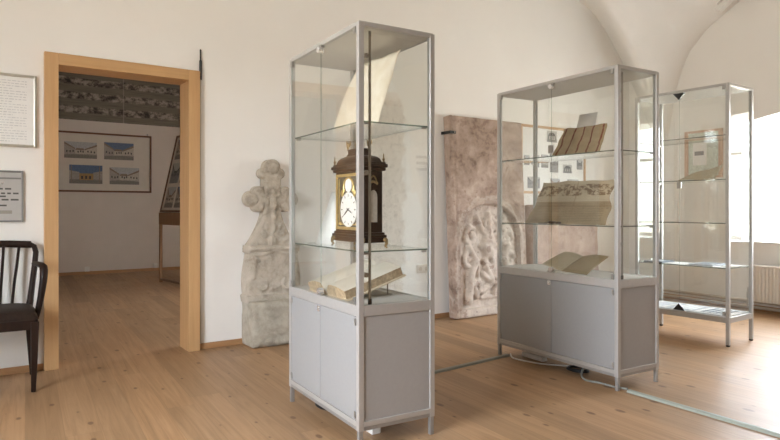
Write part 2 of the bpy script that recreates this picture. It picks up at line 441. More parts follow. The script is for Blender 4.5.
window(1, XR+.44, WY0, WY1, WZ0, 2.22, -1)

# left wall with three windows, front wall
m = MB(); cur = YB-.3
LW = [(.6, 2.5)]
for a, b in LW:
    m.box(XL-.4, XL, cur, a, 0, 4.6); m.box(XL-.4, XL, a, b, 0, .6); m.box(XL-.4, XL, a, b, 2.7, 4.6); cur = b
m.box(XL-.4, XL, cur, 5.0, 0, 4.6)
struct(m.build('wall_left', M['plaster']))
for i, (a, b) in enumerate(LW): window(2+i, XL-.25, a, b, .6, 2.7, 1)
m = MB(); m.box(XL-.4, XR+.55, YB-.3, YB, 0, 4.6); struct(m.build('wall_front', M['frontwall']))

# vaulted ceiling between the wall arches
ZA = [(-9,3.9),(4.0,3.9),(4.6,3.86),(5.2,3.77),(5.72,3.63),(6.05,3.5),(6.3,3.3),(6.47,3.13),(6.6,3.0),(6.75,2.80),(9,2.8)]
ZR = [(-9,3.6),(2.6,3.6),(3.3,3.53),(3.717,3.40),(4.105,3.18),(4.34,2.94),(4.468,2.64),(4.508,2.51),(4.56,2.2),(4.62,1.88),(4.711,1.86),(4.823,2.06),(4.894,2.22),(4.967,2.40),(5.16,2.80),(9,2.8)]
def lerp(t, x):
    for (a, p), (b, q) in zip(t, t[1:]):
        if a <= x <= b: return p + (q-p)*(x-a)/(b-a)
def sm(t, x, w):
    return (lerp(t, x-w)+2*lerp(t, x)+lerp(t, x+w))/4
def vz(x, y):
    u = max(0, XR-x); v = max(0, yw(x)-y)
    w = u/(u+v+1e-6) if u+v > 1e-6 else .5
    za = sm(ZA, x, .06); zr = sm(ZR, y, .03)
    return w*za + (1-w)*zr + .5*(1-math.exp(-u*v/.5))
def vfn(a, b):
    x = XL-.2 + (XR+.15-(XL-.2))*(1-(1-a)**1.6)
    top = yw(x)+.12; y = YB-.2 + (top-(YB-.2))*(1-(1-b)**1.8)
    return (x, y, vz(x, y))
m = MB(); m.grid(vfn, 90, 130)
struct(m.build('ceiling', M['ceil'], smooth=50))

# skirting of the door wall, and of the right wall
m = MB(); m.box(XL, .105, -.016, 0, 0, .045); m.box(1.16, XR, -.016, 0, 0, .045)
struct(m.build('baseboard_back', M['skirt'], loc=(0,4.755,0), rot=(0,0,AL), bevel=.003))
m = MB(); m.box(XR-.018, XR, YB, 5.13, 0, .06); struct(m.build('baseboard_right', M['skirt'], bevel=.003))

# door opening: beech casing and lining
r = bpy.data.objects.new('door_1', None); COL.objects.link(r); r.location = (0,4.755,0); r.rotation_euler = (0,0,AL); struct(r)
m = MB(); m.box(.106, .192, -.05, .0, .0, 2.165); m.box(1.071, 1.158, -.05, 0, 0, 2.165)
m.build('door_casing', M['beech'], r, bevel=.003)
m = MB(); m.box(.192, 1.071, -.05, 0, 2.085, 2.165); m.build('door_head', M['beechx'], r, bevel=.003)
m = MB(); m.box(.160, .192, 0, WT+.02, 0, 2.085); m.box(1.071, 1.095, 0, WT+.02, 0, 2.085); m.box(.16, 1.095, 0, WT+.02, 2.085, 2.125)
m.build('door_lining', M['beech'], r)

# ------------------------------------------------------------------ the room behind the door
VB = 6.47
L2, R2 = -2.2, 4.8
m = MB(); m.box(L2-.3, R2+.3, VB, VB+.25, 0, 3.9); struct(m.build('wall_back_room', M['farwall'], loc=(0,4.755,0), rot=(0,0,AL)))
m = MB(); m.box(L2-.25, L2, WT, VB, 0, 3.9); struct(m.build('wall_left_room', M['farwall'], loc=(0,4.755,0), rot=(0,0,AL)))
m = MB(); m.box(R2, R2+.3, WT, 1.0, 0, 3.9); m.box(R2, R2+.3, 2.4, VB, 0, 3.9); m.box(R2, R2+.3, 1.0, 2.4, 0, .8); m.box(R2, R2+.3, 1.0, 2.4, 2.6, 3.9)
struct(m.build('wall_right_room', M['farwall'], loc=(0,4.755,0), rot=(0,0,AL)))
m = MB(); m.box(L2-.3, R2+.3, WT, VB+.25, 3.6, 3.75); struct(m.build('ceiling_room', M['farwall'], loc=(0,4.755,0), rot=(0,0,AL)))
added_window = window(3, 0, 1.0, 2.4, .8, 2.6, -1)  # unseen window added to light the back room, placed clear of the glass reflections
p = wall_at(R2+.15, 1.0, .8); added_window.location = p; added_window.rotation_euler = (0,0,AL)
po = bpy.data.objects['window_portal_3']; po.location = wall_at(R2+.2, 1.7, 1.7); po.rotation_euler = (po.rotation_euler.to_matrix().to_4x4() if False else (Matrix.Rotation(AL,4,'Z') @ po.rotation_euler.to_matrix().to_4x4())).to_euler()
m = MB(); m.box(L2, R2, VB-.018, VB, 0, .05); struct(m.build('baseboard_back_room', M['skirt'], loc=(0,4.755,0), rot=(0,0,AL)))

# panorama print high on the far wall
m = MB(); m.grid(lambda a, b: (-.7+4.6*a, VB-.006, 2.57+1.0*b - .0*a), 4, 2)
o = m.build('panorama_photograph', M['pano'], loc=(0,4.755,0), rot=(0,0,AL), solid=.006)
tag(o, 'wide black and white landscape panorama high on the back room wall', 'photograph')

def picture(name, parent, x, z, w, h, kind, y=0):
    """a printed view: flat coloured shapes on a thin sheet standing in the plane y"""
    m = MB(); d = .0012
    mats = {'street': ['sky','facade','facade2','roof','window','ground'], 'blue': ['skyblue','facade','facade2','roof','window','ground'],
            'ochre': ['skyblue','ochre','facade2','roof','window','ground'], 'bw': ['bwlight','bwmid','bwmid','bwdark','bwdark','bwmid'],
            'arch': ['bwlight','bwmid','bwdark','bwdark','bwdark','bwmid']}[kind]
    m.box(x, x+w, y-d, y, z, z+h, 0)
    rnd = random.Random(int(x*991+z*77)+len(kind))
    def poly(pts, lay, mi): m.prism([(x+w*a, z+h*b) for a, b in pts], y-d-lay*.0008, y-d, 1, mi)
    poly([(0,0),(1,0),(1,.28),(0,.22)], 1, 5)
    if kind == 'arch':
        poly([(.12,.15)]+[(.5-.38*math.cos(PI*i/8), .5+.36*math.sin(PI*i/8)) for i in range(9)]+[(.88,.15)], 1, 2)
        for q in (.28, .5, .72): poly([(q-.06,.2),(q+.06,.2),(q+.06,.55),(q-.06,.55)], 2, 0)
    elif kind == 'ochre':
        poly([(.3,.2),(.72,.2),(.72,.55),(.3,.55)], 2, 1); poly([(.0,.2),(.3,.2),(.3,.62),(.0,.7)], 1, 2); poly([(.72,.2),(1,.2),(1,.7),(.72,.6)], 1, 2)
        for q in (.38,.5,.62): poly([(q-.03,.25),(q+.03,.25),(q+.03,.42),(q-.03,.42)], 3, 4)
        for q in (.05,.9): poly([(q,.05),(q+.02,.05),(q+.02,.95),(q,.95)], 3, 3)
    else:
        poly([(0,.18),(.33,.24),(.33,.58),(0,.92)], 1, 2); poly([(0,.86),(.33,.55),(.33,.62),(0,.98)], 2, 3)
        poly([(.33,.24),(.62,.24),(.62,.52),(.33,.52)], 1, 1); poly([(.33,.5),(.62,.5),(.58,.62),(.37,.62)], 2, 3)
        poly([(.62,.24),(1,.18),(1,.8),(.62,.52)], 1, 1); poly([(.62,.5),(1,.76),(1,.88),(.62,.58)], 2, 3)
        for q in (.06,.16,.25,.40,.48,.55,.70,.80,.90):
            t = .33+rnd.random()*.05; poly([(q,t),(q+.04,t),(q+.04,t+.11),(q,t+.11)], 3, 4)
    return m.build(name, [M[k] for k in mats], parent)

def frame_mb(w, h, bar, depth, y0=0):
    m = MB()
    m.box(0, bar, y0-depth, y0, 0, h); m.box(w-bar, w, y0-depth, y0, 0, h); m.box(bar, w-bar, y0-depth, y0, 0, bar); m.box(bar, w-bar, y0-depth, y0, h-bar, h)
    return m
# framed board with four photographs on the far wall
bd = thing('photo_board', 'brown framed cream board with four building photographs, under the panorama', 'picture frame', wall_at(.63, VB-.002, 1.375), AL)
m = MB(); m.box(0, 1.665, -.018, 0, 0, 1.0); m.build('backing', M['mat'], bd)
frame_mb(1.665, 1.0, .03, .035).build('frame', M['brownframe'], bd, bevel=.004)
for (x, z, w, h, kd) in ((.30,.56,.49,.27,'street'), (.90,.56,.47,.29,'blue'), (.375,.14,.50,.31,'ochre'), (.985,.14,.475,.29,'street')):
    picture('photo_print', bd, x, z, w, h, kd, -.0185)
for x in (.06, 1.60):
    m = MB(); m.tube([(x,-.012,.99),(x,-.012,1.035)], .012, 8); m.build('hanger', M['steel'], bd)

# easel-like display stand at the right of the back room
st = thing('display_stand', 'wooden display stand with slanted photo panel in the back room', 'display stand', (1.713, 9.552, 0), .19)
for (x, y) in ((.02,-.02),(.02,-1.55),(.50,-.02),(.50,-1.55)):
    m = MB(); m.box(x-.02, x+.02, y-.02, y+.02, 0, .86); m.build('leg', M['standwood'], st, bevel=.003)
m = MB(); m.box(.005, .035, -1.53, -.04, .03, .06); m.build('floor_rail', M['brownframe'], st)
m = MB(); m.prism([(0,.86),(.52,.86),(.52,1.0),(0,1.04)], -1.58, .01, 1); m.build('trough', M['standwood'], st, bevel=.004)
sl = Matrix.Translation((.02,0,1.045)) @ Matrix.Rotation(math.atan2(.26,1.16), 4, 'Y')
m = MB(); m.box(.0, .03, -1.55, 0, 0, 1.19); m.xf(sl); m.build('slanted_board', M['mat'], st)
m = MB()
for a in ((-1.55,-1.52,0,1.19),(-.03,0,0,1.19),(-1.52,-.03,0,.03),(-1.52,-.03,1.16,1.19)): m.box(-.012, .0, *a)
m.xf(sl); m.build('board_frame', M['brownframe'], st)
for iy in range(4):
    for iz in range(3):
        y0 = -.10-.36*iy; z0 = .07+.37*iz
        p = picture('photo_print', st, 0, 0, .30, .31, ('street','blue','bw')[(iy+iz*2) % 3], 0)
        p.matrix_local = sl @ Matrix.Translation((-.0005, y0, z0)) @ Matrix.Rotation(-PI/2, 4, 'Z')
for i, u in enumerate((1.27, 2.36)):
    m = MB(); m.box(-.035, .035, -.03, 0, 0, .08); m.box(-.02, .02, -.036, -.03, .02, .06)
    o = m.build('cable_outlet', M['white'], loc=wall_at(u, VB-.018, .05), rot=(0,0,AL), bevel=.004)
    tag(o, ('small white outlet low on back room wall under the photo board', 'small white outlet low on back room wall beside the display stand')[i], 'outlet')

# ------------------------------------------------------------------ on the door wall, left of the door
def notice(name, label, u1, z0, z1, w, fm, bar, lines, dark):
    r = thing(name, label, 'notice', wall_at(u1-w, 0, z0), AL)
    h = z1-z0
    m = MB(); m.box(bar*.5, w-bar*.5, -.012, 0, bar*.5, h-bar*.5); m.build('sheet', M['paper'] if not dark else M['greyplate'], r)
    frame_mb(w, h, bar, .022).build('frame', M[fm], r, bevel=.003)
    m = MB(); rnd = random.Random(3)
    for (z, a, b, t) in lines:
        x = a
        while x < b:
            l = rnd.uniform(.010, .03)*(2 if dark else 1); l = min(l, b-x)
            m.box(x, x+l, -.0130, -.0121, z, z+t); x += l + (.012 if dark else .006)
    m.build('lettering', M['ink'] if dark else M['inkpale'], r)
    return r, h
notice('framed_notice', 'silver framed sheet of small print on the wall above the grey sign', .066, 1.51, 1.995, .36, 'silver', .018,
       [(.035+.0175*i, .05, .30 - (.08 if i % 5 == 0 else 0), .005) for i in range(24)], False)
r, h = notice('wall_sign', 'grey plastic sign with dark lettering on the wall above the chair', -.012, 1.01, 1.352, .30, 'greytrim', .012,
       [(.215,.10,.235,.011),(.185,.06,.272,.011),(.165,.06,.20,.011),(.143,.06,.272,.011),(.105,.06,.205,.011)], True)
m = MB(); m.box(.014, .286, -.0145, -.012, .285, .296); m.build('header_stripe', M['greytrim'], r)
m = MB(); m.ball((.18,-.014,.258), .008); m.build('rivet', M['chrome'], r)
m = MB(); m.box(.15, .235, -.014, -.012, .055, .078); m.build('emblem', M['seal'], r)

# a slim black sleeve with its cable, beside the door casing
r = thing('wall_cable', 'thin black cable in a sleeve hanging beside the door casing', 'cable', wall_at(1.172, -.012, 0), AL)
m = MB(); m.tube([(0,0,.05),(0,0,2.345)], .0035, 6); m.build('cable', M['seal'], r)
m = MB(); m.tube([(0,-.002,2.105),(0,-.002,2.255)], .011, 10); m.tube([(0,-.002,2.255),(0,-.002,2.34)], .006, 8); m.build('sleeve', M['black'], r)

# ------------------------------------------------------------------ armchair
ch = thing('armchair', 'dark wooden armchair with leather seat and slatted back beside the doorway', 'chair', (-.20, 4.40, 0), .03)
# local: x to the right, front towards -y
def chain(name, pts, r, mat=M['dark'], flat=None, n=10, par=ch, smooth=50):
    m = MB(); m.tube(pts, r, n, flat=flat); return m.build(name, mat, par, smooth=smooth)
for sx in (-1, 1):
    m = MB(); m.tube([(sx*.235,-.19,0),(sx*.240,-.19,.20),(sx*.243,-.19,.42)], [.017,.025,.031], 4); m.build('leg', M['dark'], ch, bevel=.004)
    chain('leg', [(sx*.245,.262,0),(sx*.235,.245,.2),(sx*.222,.23,.42),(sx*.235,.235,.50)], [.013,.018,.022,.020])
    chain('back_post', [(sx*.230,.232,.46),(sx*.246,.245,.60),(sx*.262,.262,.74),(sx*.268,.27,.81),(sx*.258,.272,.848),(sx*.232,.272,.862)], [.019,.018,.017,.017,.017,.017])
    chain('armrest', [(sx*.258,.25,.735),(sx*.275,.17,.738),(sx*.292,.08,.736),(sx*.300,.045,.728),(sx*.302,.025,.705),(sx*.298,.022,.64),(sx*.285,.025,.54),(sx*.268,.03,.45),(sx*.258,.035,.405)],
          [.016,.018,.020,.021,.021,.020,.018,.016,.015], flat=(1.1,.95))
chain('top_rail', [(-.24,.272,.861),(-.12,.285,.868),(0,.29,.870),(.12,.285,.868),(.24,.272,.861)], .020, flat=(.8,1.15))
for x in (-.16,-.08,0,.08,.16):
    chain('back_slat', [(x*.82,.235,.47),(x*.90,.262,.60),(x,.275,.73),(x*1.08,.286,.86)], [.013,.0125,.0125,.0125], flat=(1.5,.7))
m = MB(); m.box(-.245,.245,-.205,-.165,.375,.435); m.box(-.245,.245,.205,.245,.375,.435); m.box(-.26,-.22,-.19,.24,.375,.435); m.box(.22,.26,-.19,.24,.375,.435)
m.build('seat_frame', M['dark'], ch, bevel=.006)
def seatfn(a, b):
    x = (a-.5)*2; y = (b-.5)*2
    e = (1-abs(x)**4)*(1-abs(y)**4)
    return (x*.262, .02+y*.228, .437+.062*max(0,e)**.35)
m = MB(); m.grid(seatfn, 24, 24); m.box(-.255,.255,-.20,.24,.432,.440)
m.build('seat', M['leather'], ch, smooth=70)

# ------------------------------------------------------------------ stones
def relief(sdf, hf, x0, x1, z0, z1, step, back=0.0):
    m = MB(); nx = int(round((x1-x0)/step)); nz = int(round((z1-z0)/step))
    sd = {}
    for i in range(nx+1):
        for j in range(nz+1): sd[i,j] = sdf(x0+i*step, z0+j*step)
    V, B = {}, {}
    def vert(i, j):
        if (i,j) in V: return
        x, z = x0+i*step, z0+j*step; d = sd[i,j]
        if d > 0:
            for _ in range(2):
                e = step*.25; gx = (sdf(x+e,z)-sdf(x-e,z))/(2*e); gz = (sdf(x,z+e)-sdf(x,z-e))/(2*e)
                g = math.hypot(gx,gz) or 1; d = sdf(x,z); x -= gx/g*d*.9; z -= gz/g*d*.9
        V[i,j] = m.b.verts.new((x, -hf(x, z, min(0, sdf(x,z))), z)); B[i,j] = m.b.verts.new((x, back, z))
    cells = set()
    for i in range(nx):
        for j in range(nz):
            if min(sd[i,j], sd[i+1,j], sd[i,j+1], sd[i+1,j+1]) < 0: cells.add((i,j))
    for (i,j) in cells:
        q = ((i,j),(i+1,j),(i+1,j+1),(i,j+1))
        for k in q: vert(*k)
        m.f([V[k] for k in q]); m.f([B[k] for k in q[::-1]])
        for (di,dj,a,b) in ((0,-1,0,1),(1,0,1,2),(0,1,2,3),(-1,0,3,0)):
            if (i+di,j+dj) not in cells: m.f([V[q[b]], V[q[a]], B[q[a]], B[q[b]]])
    return m
def circ(x, z, cx, cz, r): return math.hypot(x-cx, z-cz)-r
def rect(x, z, cx, cz, hx, hz):
    dx, dz = abs(x-cx)-hx, abs(z-cz)-hz
    return math.hypot(max(dx,0), max(dz,0)) + min(max(dx,dz), 0)
def caps(x, z, ax, az, bx, bz, r):
    dx, dz = bx-ax, bz-az; t = max(0, min(1, ((x-ax)*dx+(z-az)*dz)/(dx*dx+dz*dz+1e-9)))
    return math.hypot(x-ax-t*dx, z-az-t*dz)-r
def bump(d, r, h):              # rounded lump of half width r (d is the distance inside a capsule of radius r)
    return h*math.sqrt(max(0, 1-((d+r)/r)**2)) if d < 0 else 0
def nz3(x, y, z, s): return noise.noise(Vector((x*s, y*s, z*s)))

cr = thing('stone_cross', 'weathered carved stone cross on a rough block against the wall', 'stone monument', (1.735, 4.850, 0), AL)
def cross_sdf(x, z):
    d = min(circ(x,z,0,1.437,.068), circ(x,z,-.066,1.388,.043), circ(x,z,.066,1.388,.043))
    for s in (-1, 1):
        d = min(d, circ(x,z,s*.165,1.178,.066), circ(x,z,s*.118,1.240,.042), circ(x,z,s*.118,1.116,.044), rect(x,z,s*.09,1.178,.07,.042))
    d = min(d, rect(x,z,0,1.22,.072,.20))
    if z < 1.10:
        t = (1.10-z)/.32; hw = .072 + .15*max(0,t)**1.6
        d = min(d, max(abs(x)-hw, .775-z, z-1.10))
    return d
def cross_h(x, z, d):
    h = .090 + .016*min(1, -d/.016)**.5
    for cx, cz, r in ((0,1.437,.045),(-.178,1.178,.047),(.178,1.178,.047)):
        e = math.hypot(x-cx,z-cz)-r; h += bump(e, r, .012)
        if abs(e-.008) < .008: h -= .006
    # small crucified figure, and a mourner at the foot
    for a in ((0,1.20,0,1.12,.024),(0,1.12,.004,1.03,.019),(-.004,1.05,.006,.92,.015),(-.012,1.195,-.085,1.225,.0105),(.012,1.195,.085,1.225,.0105),(0,1.238,0,1.245,.017)):
        h += bump(caps(x,z,*a), a[4], a[4]*1.0)
    for a in ((-.012,.84,-.012,.785,.034),(-.012,.88,-.012,.89,.018),(-.03,.85,-.04,.81,.017)):
        h += bump(caps(x,z,*a), a[4], a[4]*.9)
    for a in ((-.085,.905,-.075,.885,.022),(-.125,.85,-.105,.835,.024),(-.175,.815,-.15,.80,.024),(-.07,.83,-.075,.80,.02),(.085,.905,.075,.885,.022),(.125,.85,.105,.835,.024),(.175,.815,.15,.80,.024),(.07,.83,.075,.80,.02),(-.06,.96,-.055,.94,.014),(.06,.96,.055,.94,.014)):
        h += bump(caps(x,z,*a), a[4], .013)
    return h + .006*nz3(x,0,z,22) + .004*nz3(x,3,z,55)
relief(cross_sdf, cross_h, -.26, .26, .76, 1.53, .0085).build('cross', M['crossstone'], cr, smooth=60)
def ped_sdf(x, z):
    t = (z-.36)/.44
    hw = .220 + .016*math.sin(t*PI*1.5) + (.018 if z > .745 or z < .40 else 0)
    return max(abs(x)-hw, .345-z, z-.802)
def ped_h(x, z, d):
    h = .12 + .02*min(1, -d/.02)**.5
    if z > .752: h += .022*math.sin((z-.752)/.05*PI)
    wv = .738 + .014*math.cos(x*22); h += bump(abs(z-wv)-.012, .012, .012)
    if z < .40: h += .016
    for s in (-1,1):
        for k in range(14):                       # scroll
            t0 = k/14*4.2; a = .055*(1-k/17); cx, cz = s*.115, .475
            p0 = (cx+s*a*math.cos(t0+2.2), cz+a*math.sin(t0+2.2))
            e = circ(x,z,p0[0],p0[1],.014)
            if e < 0: h = max(h, .14+.016*math.sqrt(1-((e+.014)/.014)**2))
        for a in ((s*.19,.55,s*.175,.70,.02),(s*.165,.70,s*.14,.68,.014)): h += bump(caps(x,z,*a), a[4], .016)
    for a in ((-.03,.445,.03,.445,.02),(.0,.46,.045,.475,.014),(.0,.46,-.045,.475,.014)): h += bump(caps(x,z,*a), a[4], .012)
    return h + .005*nz3(x,1,z,20) + .003*nz3(x,5,z,60)
relief(ped_sdf, ped_h, -.26, .26, .34, .81, .0085).build('pedestal', M['crossstone'], cr, smooth=60)
def block_sdf(x, z):
    return rect(x, z, 0, .178, .228-.018, .178-.018)-.018 + .008*nz3(x,7,z,9)
def block_h(x, z, d): return .215 + .035*min(1,-d/.035)**.5 + .014*nz3(x,2,z,9) + .008*nz3(x,4,z,30)
relief(block_sdf, block_h, -.26, .26, -.01, .38, .011).build('base_block', M['basestone'], cr, smooth=60)

# tall slab with a carved coat of arms, leaning on the wall
SW, SH, ST = 1.02, 2.03, .10
def slab_sdf(x, z): return rect(x, z, SW/2, SH/2, SW/2-.015, SH/2-.015)-.015 + .006*nz3(x,9,z,7)
rnd = random.Random(21)
swirls = []
for (cx, cz) in ((.25,.80),(.75,.80),(.5,.92),(.22,.55),(.78,.55),(.30,.30),(.70,.30),(.5,.55)):
    for k in range(5):
        a = rnd.uniform(0, 2*PI); R = rnd.uniform(.05,.11)
        pts = [(cx+R*math.cos(a+t*.55)*(1-.10*t), cz+R*math.sin(a+t*.55)*(1-.10*t)*1.1) for t in range(6)]
        for p, q in zip(pts, pts[1:]): swirls.append((*p, *q, rnd.uniform(.016,.028)))
shield = [(.36,.18,.64,.18,.02),(.34,.52,.34,.26,.02),(.66,.52,.66,.26,.02),(.40,.42,.58,.30,.035),(.45,.48,.52,.36,.04),(.38,.24,.50,.30,.03),(.55,.22,.60,.36,.03),
          (.5,.66,.5,.76,.09),(.43,.70,.57,.70,.05),(.40,.88,.34,1.0,.035),(.60,.88,.66,1.0,.035),(.5,.84,.5,1.02,.04)]
bodies = [(.20,.16,.22,.40,.045),(.22,.40,.30,.56,.05),(.30,.20,.26,.36,.035),(.30,.56,.22,.70,.04),(.80,.16,.78,.40,.045),(.78,.40,.70,.56,.05),(.70,.56,.78,.70,.04)]
def slab_h(x, z, d):
    h = ST + .008*min(1, -d/.012)
    p = max(rect(x,z,.5,.44,.42,.36), -9)
    top = math.hypot((x-.5)/.42, (z-.78)/.36)
    inside = (.08 < z < .80 and abs(x-.5) < .42) or (z >= .80 and top < 1)
    if inside:
        h -= .045
        hh = 0
        for a in swirls:
            if abs(x-a[0]) < .2 and abs(z-a[1]) < .2: hh = max(hh, bump(caps(x,z,*a), a[4], .030))
        for a in shield + bodies:
            hh = max(hh, bump(caps(x,z,*a), a[4], min(.055, a[4]*1.1)))
        h += hh + .006*nz3(x,3,z,26)
    else:
        e = abs(top-1.05) if z >= .8 else 9
        if e < .045: h += .012*(1-e/.045)
    if .03 < x < .055 : h -= .010
    return h + .005*nz3(x,1,z,5) + .002*nz3(x,2,z,40)
m = relief(slab_sdf, slab_h, -.01, SW+.01, -.01, SH+.01, .0125)
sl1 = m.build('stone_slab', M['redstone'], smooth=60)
lean = math.atan2(.10, 2.0)
sl1.location = (3.63, 4.872, .003); sl1.rotation_euler = (-lean, 0, AL)
tag(sl1, 'tall mottled reddish stone slab with carved arms leaning on the wall', 'stone slab')
m = MB(); m.box(0, .62, 0, .10, 0, 1.14)
def slab2_h(x, z, d): return .11 + .02*min(1,-d/.02)**.5 + .008*nz3(x,11,z,6) + .003*nz3(x,12,z,33)
m.b.free()
m = relief(lambda x, z: rect(x,z,.56,.57,.54,.55)-.02+.012*nz3(x,13,z,5), slab2_h, -.02, 1.15, -.02, 1.18, .018)
o = m.build('stone_slab', M['redstone2'], smooth=60)
o.location = wall_at(4.80, -.05, .004); o.rotation_euler = (-math.radians(2), 0, AL)
tag(o, 'lower pale red stone slab on the floor beneath the picture frame', 'stone slab')
# steel strap holding the tall slab
r = thing('wall_bracket', 'black steel bracket clamping the left edge of the tall reddish slab', 'bracket', wall_at(3.60, 0, 1.86), AL)
m = MB(); m.box(0, .012, -.135, 0, -.014, .014); m.box(0, .075, -.145, -.133, -.014, .014); m.build('strap', M['black'], r, bevel=.002)
m = MB(); m.ball((.055,-.147,0), .008); m.build('bolt', M['chrome'], r)

# picture frame with old views, on the wall above the low slab
pf = thing('picture_frame', 'tan framed board of old black and white views behind the middle case', 'picture frame', wall_at(4.72, 0, 1.27), AL)
PW_, PH_ = 1.125, .775
m = MB(); m.box(.01, PW_-.01, -.015, 0, .01, PH_-.01); m.build('backing', M['paper'], pf)
frame_mb(PW_, PH_, .028, .03).build('frame', M['tanframe'], pf, bevel=.004)
for (x, z, w, h, kd) in ((.44,.60,.17,.13,'arch'), (.06,.32,.09,.11,'street'), (.24,.30,.07,.14,'bw'), (.345,.30,.12,.15,'street'), (.49,.25,.145,.23,'bw'), (.72,.25,.16,.10,'arch'), (.97,.30,.105,.13,'bw'),
                         (.12,.06,.2,.13,'bw'), (.5,.06,.16,.12,'street'), (.8,.06,.2,.12,'bw')):
    picture('photo_print', pf, x, z, w, h, kd, -.0152)
# double socket
r = thing('double_socket', 'cream double power socket low on the wall right of the bared plaster', 'socket', wall_at(3.29, 0, .465), AL)
m = MB(); m.box(0, .155, -.012, 0, 0, .082); m.build('cover_plate', M['mat'], r, bevel=.004)
for x in (.04, .115):
    m = MB(); m.tube([(x,-.0128,.041),(x,-.004,.041)], .022, 18); m.build('socket_well', M['pipe'], r, smooth=40)
# three rows of pale grey marks on the wall
m = MB(); rnd = random.Random(5)
m.box(0, .20, -.001, 0, 0, .20, 1)
for z in (.165,.105,.045):
    x = .02
    while x < .17:
        l = rnd.uniform(.012,.03); m.box(x, x+l, -.0016, -.0008, z, z+.026, 0); x += l+.006
o = m.build('wall_marks', [M['greycard'], M['plaster']], loc=wall_at(3.27, 0, 1.43), rot=(0,0,AL))
tag(o, 'three rows of pale grey marks on the wall beside the bared plaster', 'caption')

